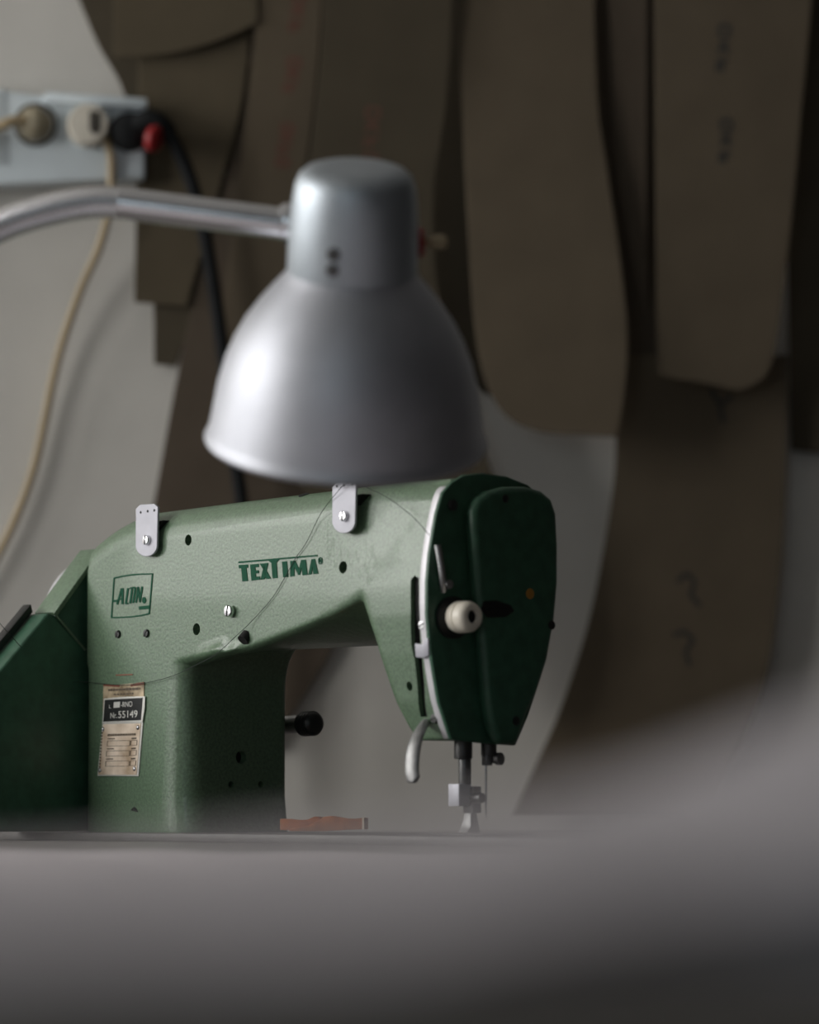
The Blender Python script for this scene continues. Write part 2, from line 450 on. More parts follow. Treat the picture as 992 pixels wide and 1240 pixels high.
o = build('maker_lettering', bm, 'print', casting, smooth=False); o['label'] = 'dark green printed word with a bar over it'

def z7(x, y): return (110 + x/9.018, 680 + y/9.018)
bm = BM()
add_stroke(bm, [z7(255,182), z7(350,160), z7(450,145), z7(560,137), z7(680,135)], 1.7)
add_stroke(bm, [z7(676,132), z7(640,572)], 1.5)
add_stroke(bm, [z7(642,568), z7(550,590), z7(450,603), z7(330,610), z7(225,612)], 1.6)
add_stroke(bm, [z7(228,614), z7(257,180)], 1.4)
add_stroke(bm, [z7(240,432), z7(312,428)], 2.6)
for st, w_ in (([(290,470),(340,292)],2.2), ([(350,290),(348,466)],2.6), ([(315,412),(350,406)],1.8), ([(384,464),(410,290)],2.2), ([(384,462),(412,457)],1.8),
               ([(432,458),(456,284)],2.2), ([(430,292),(484,282)],2.0), ([(464,453),(490,280)],2.2), ([(496,450),(520,276)],2.1), ([(520,280),(540,442)],2.3), ([(538,446),(564,272)],2.1)):
    add_stroke(bm, [z7(*p) for p in st], w_)
add_poly(bm, [z7(585 + 22*math.cos(a*PI/8), 422 + 36*math.sin(a*PI/8)) for a in range(16)])
add_stroke(bm, [z7(528,508), z7(648,496)], 4.0)
o = build('logo_print', bm, 'print', casting, smooth=False); o['label'] = 'dark green printed square emblem'

# --- plates on the column
def zc(x, y): return (90 + x/5.905, 810 + y/5.905)
def plate(name, pts, t0, th, m, label=None, bevel=.0003):
    bm = BM(); prism(bm, [Vector((front(a, b, 0)[0], t0, front(a, b, 0)[1])) for a, b in [zc(*p) for p in pts]], (0, th, 0))
    o = build(name, bm, m, mac, bevel=bevel, smooth=False)
    if label: o['label'] = label
    return o
op = plate('old_plate', [(213,118),(505,100),(500,230),(207,310)], -.0008, .002, 'oldplate', 'tarnished cream plate with red line behind the others')
bm = BM(); add_stroke(bm, [zc(215,116), zc(330,124)], 2.2, -.0012, .0015); add_stroke(bm, [zc(410,118), zc(505,102)], 3.0, -.0012, .0015); add_stroke(bm, [zc(300,45), zc(420,40)], 1.4, -.0006, .002)
build('red_line', bm, 'redink', op, smooth=False)
bm = BM()
random.seed(2)
x = 250
while x < 470:
    wd = random.choice((12, 16, 20)); add_stroke(bm, [zc(x, 152-(x-250)*.05), zc(x+wd, 151-(x-250)*.05)], random.choice((2.2, 3.0)), -.0012, .0015); x += wd + 5
x = 290
while x < 430:
    wd = random.choice((10, 14)); add_stroke(bm, [zc(x, 185-(x-250)*.05), zc(x+wd, 184-(x-250)*.05)], 1.8, -.0012, .0015); x += wd + 8
build('plate_print', bm, 'ink', op, smooth=False)
lp = plate('type_plate', [(208,388),(498,380),(465,768),(172,766)], -.0012, .0024, 'silver', 'cream riveted data plate ruled with small boxes')
bm = BM(); add_poly(bm, [zc(*p) for p in [(218,396),(486,390),(455,757),(183,756)]], -.0016, .0015); build('plate_face', bm, 'cream', lp, smooth=False)
bm = BM()
random.seed(5)
x = 250
while x < 440:
    wd = random.choice((8, 12, 15)); add_stroke(bm, [zc(x, 474-(x-250)*.03), zc(x+wd, 473-(x-250)*.03)], 2.6, -.0019, .001); x += wd + 4
def rect_out(p, w_=.8): add_stroke(bm, [zc(*q) for q in p + [p[0]]], w_, -.0019, .001)
for i, (yy) in enumerate((0, 72, 145)):
    xo = -6*i
    rect_out([(250+xo,515+yy),(410+xo*.5,512+yy),(408+xo*.5,550+yy),(247+xo,552+yy)], .5)
    rect_out([(418+xo*.4,512+yy),(461+xo*.7,510+yy),(458+xo*.7,545+yy),(415+xo*.4,547+yy)], .55)
    add_stroke(bm, [zc(252+xo,500+yy), zc(300+xo,499+yy)], 1.2, -.0019, .001)
    add_stroke(bm, [zc(422+xo*.4,498+yy), zc(455+xo*.6,496+yy)], 1.8, -.0019, .001)
for yy in range(430, 700, 22): add_stroke(bm, [zc(212-(yy-430)*.07, yy), zc(211-(yy-430)*.07, yy+12)], 1.4, -.0019, .001)
build('plate_print', bm, 'ink', lp, smooth=False)
for x, y in ((216,432),(466,420),(194,724),(441,714)):
    px, py = zc(x, y); p = mp(px, py); bm = BM(); lathe(bm, p + Vector((0,-.0012,0)), (0,-1,0), [(0,.0021),(.0008,.0019),(.0014,.0012),(.0017,.0003)], 14); build('rivet', bm, 'steel', lp)
sn = plate('serial_plate', [(222,212),(350,200),(516,196),(514,280),(498,384),(350,388),(210,392),(218,300)], -.0018, .001, 'silver', 'black number plate with silver characters and rim')
bm = BM(); add_poly(bm, [zc(*p) for p in [(233,222),(502,207),(488,366),(222,377)]], -.0022, .001); build('plate_face', bm, 'black', sn, smooth=False)
FONT = {}
def text_mesh(bm, s, px0, py0, px1, h, t, th, shear=0):
    """text in photo pixels: baseline from px0,py0 to px1, height h px"""
    cu = bpy.data.curves.new('t', 'FONT'); cu.body = s; cu.size = 1.0
    ob = bpy.data.objects.new('t', cu); C.objects.link(ob)
    dg = bpy.context.evaluated_depsgraph_get(); dg.update()
    me = bpy.data.meshes.new_from_object(ob.evaluated_get(dg)); bpy.data.objects.remove(ob)
    xs = [v.co.x for v in me.vertices]; ys = [v.co.y for v in me.vertices]
    x0, x1, yb, yt_ = min(xs), max(xs), 0.0, max(ys)
    b2 = BM(); b2.from_mesh(me); bpy.data.meshes.remove(me)
    for v in b2.verts:
        u = (v.co.x - x0) / (x1 - x0); q = (v.co.y - yb) / (yt_ - yb)
        a = front(px0 + (px1-px0)*u, py0 + shear*u - h*q, 0); v.co = (a[0], t, a[1])
    ex = bmesh.ops.extrude_face_region(b2, geom=b2.faces[:])
    for v in [g for g in ex['geom'] if isinstance(g, bmesh.types.BMVert)]: v.co.y += th
    tmp = bpy.data.meshes.new('tmp'); b2.to_mesh(tmp); b2.free(); bm.from_mesh(tmp); bpy.data.meshes.remove(tmp)
bm = BM()
def T(s, x0, y0, x1, h, sh=0):
    a = zc(x0, y0); b = zc(x1, y0); text_mesh(bm, s, a[0], a[1], b[0], h/5.905, -.0026, .0008, sh/5.905)
add_poly(bm, [zc(*p) for p in [(300,238),(345,234),(342,276),(298,279)]], -.0026, .0008)
T('-RNO', 350, 274, 432, 38, -4)
T('Nr.', 275, 354, 322, 40, -3)
T('55149', 332, 352, 468, 50, -6)
T('L', 266, 282, 280, 24)
build('plate_print', bm, 'silver', sn, smooth=False)

# --- small screws in the column
def screw(px, py, r, m='steel', t=0.0, parent=mac, ang=60, h=.0018):
    p = Vector(frontc(px, py, t)) if px > 450 else mp(px, py, t); bm = BM()
    lathe(bm, p + Vector((0,.001,0)), (0,-1,0), [(0,r),(h*.8,r),(h+.001,r*.86),(h+.0012,r*.3)], 20)
    o = build('screw', bm, m, parent)
    bm = BM(); c = math.cos(math.radians(ang)); s_ = math.sin(math.radians(ang))
    q = p + Vector((0,-h-.0004,0)); w_ = r*.16
    prism(bm, [q + Vector((c*r*.9 - s_*w_, 0, s_*r*.9 + c*w_)), q + Vector((-c*r*.9 - s_*w_, 0, -s_*r*.9 + c*w_)), q + Vector((-c*r*.9 + s_*w_, 0, -s_*r*.9 - c*w_)), q + Vector((c*r*.9 + s_*w_, 0, s_*r*.9 - c*w_))], (0,.0006,0))
    build('screw_slot', bm, 'hole', o, smooth=False)
    return o
screw(143.5, 768, .0035, 'black'); screw(178, 767, .0036, 'black', ang=50)
screw(278, 740, .0050, 'chrome', -.0025, ang=80, h=.0025)
# chipped paint on the foot
bm = BM(); add_poly(bm, [zc(403,1010),(zc(430,985)),zc(448,1002),zc(458,1025),zc(432,1020)], -.0003, .001); build('paint_chip', bm, 'hole', casting, smooth=False)

# --- thread guide tabs
def tabplate(cx, y0, y1, wpx, t, holes, screw_y):
    r = wpx/2; pts = []
    for k in range(13):
        a = PI*k/12; pts.append((cx - 1.5 + r*math.cos(a), y1 - r*1.05 + r*1.05*math.sin(a)))
    pts += [(cx - 1.5 - r*.98, y0+6), (cx - r*.7, y0+1), (cx + r*.6, y0), (cx + r - .5, y0+4)]
    o_ = [Vector((front(x, y, t)[0], t, front(x, y, t)[1])) for x, y in pts]
    bm = BM(); prism(bm, o_, (0, .0022, 0)); o = build('thread_guide', bm, 'tabwhite', mac, bevel=.0006, smooth=False)
    o['label'] = 'pale metal tab with three small holes'
    for hx, hy in holes:
        bm = BM(); s, z = front(hx, hy, t); cyl(bm, (s, t-.0003, z), (s, t+.001, z), .0011, 12); build('eyelet', bm, 'hole', o)
    bm = BM(); s, z = front(cx - 1, screw_y, t); zt_ = z
    cyl(bm, (s, t+.001, z), (s, .004, z), .006, 18); build('spacer', bm, 'steel', o)
    scr = screw(cx - 1, screw_y, .0042, 'chrome', t - .0012, o, ang=85)
tabplate(178.5, 610, 674, 26, -.0055, [(170.5,620.5),(179,619),(187,618)], 654)
tabplate(417.5, 584, 646, 28, -.0055, [(408,589),(417,588),(427,587)], 625)
# dark notches beside the tabs at the arm's upper edge
for q in ([(190,632),(200,630),(192,645)], [(432,600),(441,598),(433,612)]):
    bm = BM(); prism(bm, [Vector((front(x, y, .001)[0], -.0006, front(x, y, .001)[1])) for x, y in q], (0, .012, 0)); build('notch', bm, 'hole', casting, smooth=False)
bm = BM(); s_ = front(368, 600, .018)[0]; p = Vector((s_, .018, zt(s_) - .0013)); cyl(bm, p - Vector((0,-.31,.95))*.004, p + Vector((0,-.31,.95))*.0006, .0045, 16); build('oil_hole', bm, 'hole', casting)

# --- chrome edge trim along the head's end
edge = [(548,584,.002),(540,590,0),(533,600,0),(526,628,0),(519,670,0),(516,705,0),(516,745,0),(520,790,0),(530,850,0),(545,894,0)]
pts = [endp(x, y, SE) for x, y, _ in edge]
def strip(bm, pts, sa, sb, out):
    a = []
    n = len(pts)
    rings = []
    for i, (t, z) in enumerate(pts):
        t0, z0 = pts[max(0, i-1)]; t1, z1 = pts[min(n-1, i+1)]
        d = Vector((t1-t0, z1-z0)).normalized(); nn = Vector((-d.y, d.x))
        if nn.x > 0: nn = -nn
        rings.append([(sa, t+nn.x*out, z+nn.y*out), (sb, t+nn.x*out, z+nn.y*out), (sb, t-nn.x*.004, z-nn.y*.004), (sa, t-nn.x*.004, z-nn.y*.004)])
    loft(bm, rings)
pc = [tuple(v) for v in catmull([(t, z, 0) for t, z in pts], 5)]
pc = [(a, b) for a, b, c in pc]
bm = BM(); strip(bm, pc[5:], SE-.0065, SE+.002, .0012); build('edge_trim', bm, 'trimwhite', mac, bevel=.0005)

# --- end plate and raised cover
endpl = [(548,584),(537,596),(529,622),(521,670),(518,705),(518,745),(522,790),(532,850),(547,896),(585,900),(625,903),(640,868),(656,820),(668,760),(672,700),(671,640),(662,606),(640,587),(615,577),(585,572.5),(562,575)]
SP = SE + .005
bm = BM(); prism(bm, [ep(x, y, SP) for x, y in endpl], (-.0045, 0, 0)); ef = build('face_plate', bm, 'shade_green', mac, bevel=.0015, seg=3); ef['label'] = 'green end plate of the head, shade put into its colour'
cov = [(575,640),(574,618),(581,603),(594,594),(615,589),(640,589),(658,594),(670,604),(676,622),(678,660),(678,705),(674,750),(665,800),(652,840),(640,865),(628,902),(606,900),(597,880),(592,850),(586,780),(580,715)]
SC = SP + .013
bm = BM(); prism(bm, [ep(x, y, SC) for x, y in cov], (-.0135, 0, 0)); cv = build('cover', bm, 'shade_green', mac, bevel=.0055, seg=4, sharp=50); cv['label'] = 'raised green cover on the head, shade put into its colour'
def disc_s(px, py, s, r, h, m, name, parent):
    p = ep(px, py, s); bm = BM(); lathe(bm, p - Vector((.001,0,0)), (1,0,0), [(0,r),(h+.0006,r),(h+.001,r*.8),(h+.0011,r*.2)], 20); return build(name, bm, m, parent)
o = disc_s(642, 719, SC, .0042, .0006, 'amber', 'dot', cv); o['label'] = 'small amber dot'
disc_s(668, 757, SC, .0036, .0008, 'black', 'screw', cv); disc_s(625, 873, SC, .0036, .0008, 'black', 'screw', cv); disc_s(612, 604, SC, .0032, .0008, 'black', 'screw', cv)
disc_s(547, 612, SP, .0042, .003, 'dsteel', 'screw', ef)
# slot in the cover beside the ivory knob
bm = BM(); prism(bm, [ep(x, y, SC) for x, y in ((585,728),(600,727),(618,733),(622,740),(612,747),(590,748),(582,738))], (.0008, 0, 0)); build('lever_slot', bm, 'hole', cv, smooth=False)
# ivory tension knob
kp = ep(547, 748, SP)
bm = BM(); lathe(bm, kp - Vector((.001,0,0)), (1,0,0), [(0,.0165),(.004,.0165),(.005,.014),(.006,.005)], 28); ks = build('knob_washer', bm, 'black', mac)
bm = BM(); lathe(bm, kp + Vector((.005,0,0)), (1,0,0), [(0,.0085),(.001,.0115),(.004,.0125),(.0085,.0125),(.009,.0118),(.0095,.0118),(.010,.0125),(.016,.0122),(.0195,.0105),(.021,.0075),(.0205,.0052),(.016,.005)], 36)
kn = build('knob', bm, 'ivory', mac); kn['label'] = 'ivory round knob with a dark bore'
bm = BM(); cyl(bm, kp + Vector((.018,0,0)), kp + Vector((.0224,0,0)), .0050, 20); build('knob_bore', bm, 'hole', kn)
# take-up guide rod on the end plate
bm = BM(); tube(bm, [ep(530,660,SP+.004), ep(533,678,SP+.005), ep(536,700,SP+.005), ep(537,716,SP+.001)], .0028, 10); build('thread_rod', bm, 'steel', mac)
bm = BM(); lathe(bm, ep(536,708,SP-.001), (1,0,0), [(0,.0035),(.009,.0035),(.0095,.002)], 16); build('rod_screw', bm, 'steel', mac)

# --- lever riding in the slot
bm = BM()
pts_ = [(502,779),(512,781),(514,773),(518,773),(519,794),(513,797),(503,796)]
prism(bm, [Vector(frontc(x, y, -.004)) for x, y in pts_], (0, .010, 0)); sl_ = build('slot_lever', bm, 'tabwhite', mac, bevel=.0008)
screw(512, 757, .0038, 'steel', 0, mac, ang=20)
screw(527, 870, .0042, 'black', 0, mac, ang=20)
# presser lifting lever
bm = BM()
path = [Vector((front(x, y, t)[0], t, front(x, y, t)[1])) for x, y, t in ((517,873,.020),(511,881,.008),(504,896,-.001),(500,914,-.006),(499,934,-.008),(502,947,-.008))]
P = catmull(path, 8); rings = []
for i, p in enumerate(P):
    q = i/(len(P)-1); d = (P[min(i+1, len(P)-1)] - P[max(i-1, 0)]).normalized()
    side = Vector((1, .25, 0)); side = (side - d*side.dot(d)).normalized(); up = d.cross(side)
    wd = (.0032 + .0034*math.sin(min(1, q*1.15)*PI*.62)) * (1 if q < .93 else max(.35, (1-q)/.07*.65+.35)); th = .0026
    rings.append([p + side*wd*math.cos(2*PI*j/14) + up*th*math.sin(2*PI*j/14) for j in range(14)])
loft(bm, rings); build('lifting_lever', bm, 'dsteel2', mac)

# --- presser bar and needle bar
def axis_pt(px, py, s): return ep(px, py, s)
sB = SE - .02
def vbar(px, y0, y1, r, m, name, s=sB, n=20, parent=mac):
    a = ep(px, y0, s); b = ep(px, y1, s); b = Vector((a.x, a.y, b.z)); bm = BM(); cyl(bm, a, b, r, n); return build(name, bm, m, parent, bevel=.0006)
vbar(561, 885, 919, .0072, 'dsteel', 'bar_bushing')
pb = vbar(563, 900, 962, .0050, 'dsteel', 'presser_bar')
a = ep(560, 949, sB); b = ep(560, 976, sB)
bm = BM(); box(bm, (a.x-.008, a.y-.008, b.z), (a.x+.005, a.y+.005, a.z)); ft = build('foot_clamp', bm, 'tabwhite', mac, bevel=.0008)
a = ep(568, 952, sB); b = ep(568, 984, sB)
bm = BM(); box(bm, (a.x-.004, a.y-.003, b.z), (a.x+.008, a.y+.006, a.z)); cyl(bm, (a.x+.002, a.y, a.z-.009), (a.x+.016, a.y, a.z-.009), .004, 14); build('foot_shank', bm, 'dsteel', mac, bevel=.0008)
a = ep(571, 982, sB); zb_ = .0016
bm = BM()
rings = []
for q, wx, wy_ in ((0,.004,.004),(.35,.0045,.005),(.7,.006,.006),(.88,.0055,.008),(1,.006,.010)):
    z = a.z + (zb_ - a.z)*q
    rings.append([(a.x-wx, a.y-wy_, z), (a.x+wx, a.y-wy_, z), (a.x+wx, a.y+wy_*.5, z), (a.x-wx, a.y+wy_*.5, z)])
loft(bm, rings); build('presser_foot', bm, 'dsteel2', mac, bevel=.0008)
sN = SE - .012
vbar(592, 885, 915, .0062, 'dsteel', 'needle_bar', sN)
a = ep(597, 919, sN)
bm = BM(); lathe(bm, a, (1,.2,0), [(-.004,.0035),(.004,.0035),(.0045,.005),(.008,.005)], 16); build('needle_screw', bm, 'dsteel', mac)
vbar(590, 905, 927, .0042, 'dsteel', 'needle_clamp', sN)
a = ep(588.5, 924, sN); b = ep(588.5, 990, sN)
bm = BM(); lathe(bm, (a.x, a.y, b.z), (0,0,1), [(0,.0002),(.006,.0007),(.02,.0009),(a.z-b.z,.0009)], 10); build('needle', bm, 'steel', mac)

# --- knob behind the column
k0 = Vector((-.15, .128, front(345, 880, .13)[1]))
tK = .128
sK, zK = front(345, 879, tK); sK2, zK2 = front(362, 876, tK)
bm = BM(); box(bm, (sK-.05, TB-.004, zK-.014), (sK-.018, tK+.012, zK+.014)); build('knob_boss', bm, 'green', mac, bevel=.003)
bm = BM(); cyl(bm, (sK-.03, tK, zK), (sK2+.008, tK, zK+.0015), .0078, 24); build('knob_shaft', bm, 'steel', mac)
bm = BM()
prof = [(0,.008)]
for i in range(4): prof += [(.001+i*.0036,.0106),(.003+i*.0036,.0106),(.0034+i*.0036,.0098),(.0040+i*.0036,.0098)]
prof += [(.0165,.009),(.018,.006)]
lathe(bm, (sK2+.006, tK, zK+.0012), (1,0,.02), prof, 28); build('knurled_knob', bm, 'black', mac)

# --- belt guard at the left end
SG = -0.262
def gp(px, py, s=SG): return ep(px, py, s)
def sloped_line(y_shift=0): return [(104,690+y_shift)]
gpoly = [(150,786),(104,786),(66,744),(58,742),(0,812),(-70,900),(-85,925),(-85,1008),(150,1008)]
g3 = [gp(x, y) for x, y in gpoly]
for p in g3: p.z = max(p.z, .0005)
bm = BM(); prism(bm, g3, (-.030, 0, 0)); gd = build('belt_guard', bm, 'shade_green', mac, bevel=.0025, seg=3, sharp=25); gd['label'] = 'green belt guard with sloping top, shade put into its colour'
# black rim on the guard's sloping top
rp = [gp(x, y) for x, y in ((58,741),(0,811),(-70,899))]
bm = BM(); d = Vector((-.012,0,0))
rings = []
for p in rp: rings.append([p + Vector((-.022,0,.0005)), p + Vector((-.034,0,.0005)), p + Vector((-.034,-.002,.0075)), p + Vector((-.022,-.002,.0075))])
loft(bm, rings); build('guard_rim', bm, 'black', gd, bevel=.0008)
# upper guard joining the column's top
SU = SG - .003
up = [(110,682),(68,740),(66,748),(104,790),(160,790),(160,700)]
bm = BM()
u3 = [gp(x, y, SU) for x, y in up]
prism(bm, u3, (-.024, 0, 0)); ug = build('upper_guard', bm, 'shade_green', mac, bevel=.001, sharp=25)
# sheet-metal lip of the upper guard, its lit look put in as paler green
lipl = [(122,664),(106,685),(66,741)]
l3 = [gp(x, y, SG) for x, y in lipl]
bm = BM(); rings = []
for p in l3: rings.append([p + Vector((.0008,0,0)), p + Vector((-.030,0,0)), p + Vector((-.030,.003,-.003)), p + Vector((.0008,.003,-.003))])
loft(bm, rings); build('guard_lip', bm, 'green', ug, bevel=.0006)
# highlight along the lower guard's edge, put in as a paler strip
e3 = [gp(x, y, SG) for x, y in ((65,742),(84,765),(103,787))]
bm = BM(); tube(bm, [p + Vector((.0005,0,0)) for p in e3], .0011, 8, 3); build('guard_edge_highlight', bm, 'green', gd)
# hand wheel behind the guard (only its pale rim shows)
hs = SG - .047; hz = front(95, 715)[1] - .0; hw = gp(98, 760, hs); hw = Vector((hs, .066, .176))
bm = BM(); lathe(bm, hw, (-1,0,0), [(0,.010),(0,.055),(.002,.062),(.006,.065),(.018,.065),(.022,.062),(.024,.055),(.024,.010)], 48); build('hand_wheel', bm, 'trimwhite', mac)
bm = BM(); cyl(bm, hw + Vector((-.002,0,0)), hw + Vector((.06,0,0)), .012, 20); build('wheel_shaft', bm, 'steel', mac)

# ------------------------------------------------------------------ threads lying over the machine
def mworld(v): return MO + AX*v.x + AY*v.y + Vector((0,0,v.z))
def thread(name, pts, label, r=.00028):
    P = [mworld(Vector((front(x, y, t)[0], t, front(x, y, t)[1]))) for x, y, t in pts]
    b = P[-1]; bm = BM(); tube(bm, [p - b for p in P], r, 6, 8); ob = build(name, bm, 'threadm'); ob.location = b
    return ob
t1 = thread('sewing_thread', [(520,648,-.001),(500,626,-.001),(470,603,-.001),(445,591,.004),(432,586,-.007),(418,587,-.0085),(405,600,-.008),(388,623,-.003),(371,657,-.0015),(358,676,-.0012),(344,701,-.0012),(329,725,-.0012),(305,752,-.002),(285,771,-.007),(262,792,-.008),(240,804,-.007),(215,816,-.003),(190,824,-.0028),(160,829,-.003),(135,829,-.003),(105,826,-.004),(85,826,-.012)],
   'fine dark thread hanging from the second white tab down across the green arm')
tag(t1, 'fine dark thread hanging from the second pale tab down across the green arm', 'thread')
P = [atY(-6,748,3.52), atY(6,762,3.52), atY(16,773,3.525), atY(26,784,3.53)]
bm = BM(); tube(bm, [p - P[0] for p in P], .0003, 6, 6); t2 = build('sewing_thread', bm, 'threadm'); t2.location = P[0]
tag(t2, 'short dark thread end sticking up beside the dark sloping guard', 'thread')

# ------------------------------------------------------------------ leather scrap on the bed
def bedp(px, t): 
    s = front(px, 1000, t)[0]; return s
sc_c = mworld(Vector((front(390,1000,.05)[0], .05, 0)))
lt = empty('leather_scrap', sc_c, -TH*.0)
tag(lt, 'small folded scrap of orange-brown leather lying on the machine bed', 'leather scrap')
YS = sc_c.y
def lpnt(px, py, dy=0): 
    p = atY(px, py, YS + dy); return p - sc_c
def fold(name, prof, dep, th, dy0):
    """ribbon: centre line in photo px with top/bottom, extruded backwards"""
    bm = BM(); rings = []
    for px, yt_, yb in prof:
        a = lpnt(px, yt_, dy0); b = lpnt(px, yb, dy0)
        rings.append([a, a + Vector((.004,dep,0)), b + Vector((.004,dep,0)), b])
    loft(bm, rings)
    for v in bm.verts: v.co.z = max(v.co.z, .0004)
    return build(name, bm, 'leather', lt, bevel=.0006)
fold('fold', [(339,991.5,1005),(346,991.5,1005.5),(360,993,1003),(372,992.5,1001.5),(381,988.5,999),(388,990,995)], .016, .002, 0)
fold('fold', [(350,1003.5,1006.5),(372,1000,1006.5),(384,994,1006.5),(392,989,1006.5),(400,988,1006),(416,991,1005),(428,991.5,1004.5),(440,990,1004)], .014, .002, -.012)
bm = BM(); rings = []
for px, yt_, yb in ((438.5,990,1004.3),(441,990,1004.3)):
    a = lpnt(px, yt_, -.0125); b = lpnt(px, yb, -.0125); rings.append([a, a+Vector((0,.014,0)), b+Vector((0,.014,0)), b])
loft(bm, rings); o = build('cut_edge', bm, 'cream', lt, smooth=False); o['label'] = 'pale raw cut edge'

# ------------------------------------------------------------------ desk lamp
LD = 2.9; PX = LD / FPX
rc = atY(419, 533, LD)
tilt = math.radians(17.5 + 5.0); roll = math.radians(2.3)
ax = Vector((math.sin(roll), -math.sin(tilt)*math.cos(roll), math.cos(tilt)*math.cos(roll))).normalized()
lamp_base = Vector((-0.80, 2.95, TAB))
lamp = empty('desk_lamp', lamp_base)
tag(lamp, 'grey metal gooseneck work lamp with bell shade hanging in front of the machine', 'lamp')
def ll(v): return Vector(v) - lamp_base
k = PX
outer = [(-5,168),(-3,171),(1,172.5),(5,171),(8,168),(14,167),(28,164.5),(69,158),(100,149.5),(125,139.5),(148,127.5),(170,112),(189,97),(201,86),(210,79),(216,75)]
inner = [(h-3 if h > 5 else h, r-3) for h, r in outer][::-1]
bm = BM()
prof = [(h*k, r*k) for h, r in outer] + [(213*k, 20*k), (210*k, 20*k)] + [(h*k, r*k) for h, r in inner if h > -4]
u, v, d = frame_of(ax)
n = 72; rings = [[ll(rc) + d*h + (u*math.cos(2*PI*i/n)+v*math.sin(2*PI*i/n))*r for i in range(n)] for h, r in prof]
loft(bm, rings, caps=False)
# close inner to outer at the rim
bm.verts.ensure_lookup_table()
nn = len(prof)
for i in range(n):
    bm.faces.new((bm.verts[(nn-1)*n+i], bm.verts[(nn-1)*n+(i+1)%n], bm.verts[(i+1)%n], bm.verts[i]))
sh = build('lamp_shade', bm, 'alu', lamp)
capc = ll(rc) + ax*(213*k)
bm = BM(); lathe(bm, capc, ax, [(0,78*k),(2*k,78.5*k),(55*k,77.5*k),(85*k,75*k),(105*k,72*k),(117*k,67.5*k),(124*k,60*k),(127.5*k,50*k),(128*k,30*k),(128*k,10*k),(128.5*k,.1*k)], 64)
cap = build('lamp_cap', bm, 'alucap', lamp)
# bulb inside
bm = BM(); lathe(bm, ll(rc) + ax*(215*k), -ax, [(0,22*k),(50*k,22*k),(70*k,38*k),(100*k,55*k),(125*k,52*k),(145*k,34*k),(152*k,8*k)], 32); build('bulb', bm, 'plugwhite', lamp)
# two small screws on the cap's front
def on_cap(px, py):
    o = CAM - lamp_base; dr = ray(px, py).normalized()
    # march to the cap cylinder
    best = None
    for q in np.linspace(LD-.12, LD+.05, 700):
        p = o + dr*(q/dr.y); w_ = p - ll(rc); h = w_.dot(ax); rad = (w_ - ax*h).length
        if rad < 77*k: return p, (w_ - ax*h).normalized()
    return p, -dr
for px, py in ((404,308),(403,327)):
    p, nrm = on_cap(px, py); bm = BM(); lathe(bm, p - nrm*.001, nrm, [(0,8.0*k),(.0024,8.0*k),(.003,5.5*k),(.0031,1*k)], 18); build('cap_screw', bm, 'dsteel', cap)
# switch on the right
p0 = ll(atY(494, 294, LD - .018)); ds = Vector((1, -.05, .02)).normalized()
bm = BM(); lathe(bm, p0 - ds*.006, ds, [(0,18*k),(.010,19*k),(.014,18.5*k),(.017,16*k),(.018,8*k)], 20); sw = build('switch_collar', bm, 'redplastic', lamp); sw['label'] = 'red collar of the switch'
bm = BM(); lathe(bm, p0 + ds*.010, ds, [(0,5*k),(.005,5*k),(.006,7.5*k),(.012,9*k),(.015,8.5*k),(.017,5*k)], 18); o = build('switch_button', bm, 'cordbeige', lamp); o['label'] = 'pale yellow push button'
# stem: ball joint, straight tube and ribbed gooseneck
j0 = ll(atY(349, 272, LD-.004))
bm = BM(); lathe(bm, ll(atY(338, 269, LD)), Vector((1,-.02,.0)), [(0,16*k),(3*k,22*k),(10*k,24*k),(17*k,22*k),(22*k,14*k)], 24); build('joint', bm, 'chrome', lamp)
bm = BM(); lathe(bm, ll(atY(352, 294, LD-.02)), Vector((-.2,-1,0)), [(0,4*k),(.004,6*k),(.006,5*k)], 14); build('joint_screw', bm, 'dsteel', lamp)
pA = ll(atY(344, 271, LD)); pB = ll(atY(143, 245.5, LD))
bm = BM(); cyl(bm, pB, pA, 19.5*k, 32); build('tube', bm, 'chrome', lamp)
gn = [pB + (pA-pB)*.02, ll(atY(110,245,LD)), ll(atY(60,254,LD)), ll(atY(0,274,LD)), ll(atY(-70,312,LD)), ll(atY(-150,390,LD)), ll(atY(-240,560,LD+.01)), ll(atY(-330,760,LD+.02)), Vector((-.02,-.02,.16)), Vector((0,0,.05))]
G = catmull(gn, 40); L = [0]
for a, b in zip(G[:-1], G[1:]): L.append(L[-1] + (b-a).length)
pitch = .0046; tot = L[-1]; npt = int(tot/pitch*4); dens = []
for i in range(npt+1):
    q = tot*i/npt; j = min(len(L)-2, max(0, int(np.searchsorted(L, q))-1)); f = (q-L[j])/max(1e-9, L[j+1]-L[j]); dens.append(G[j].lerp(G[j+1], f))
cnt = [0]
def rf(x):
    i = round(x*npt); return (18.6 if i % 4 == 0 else 20.0 if i % 4 == 2 else 19.6) * k
bm = BM(); tube(bm, dens, 0, 20, smooth=False, rf=rf); gk = build('gooseneck', bm, 'chrome', lamp)
bm = BM(); lathe(bm, (0,0,0), (0,0,1), [(0,.07),(.012,.07),(.018,.064),(.022,.03),(.055,.016),(.06,.013)], 40); build('base', bm, 'alu', lamp)

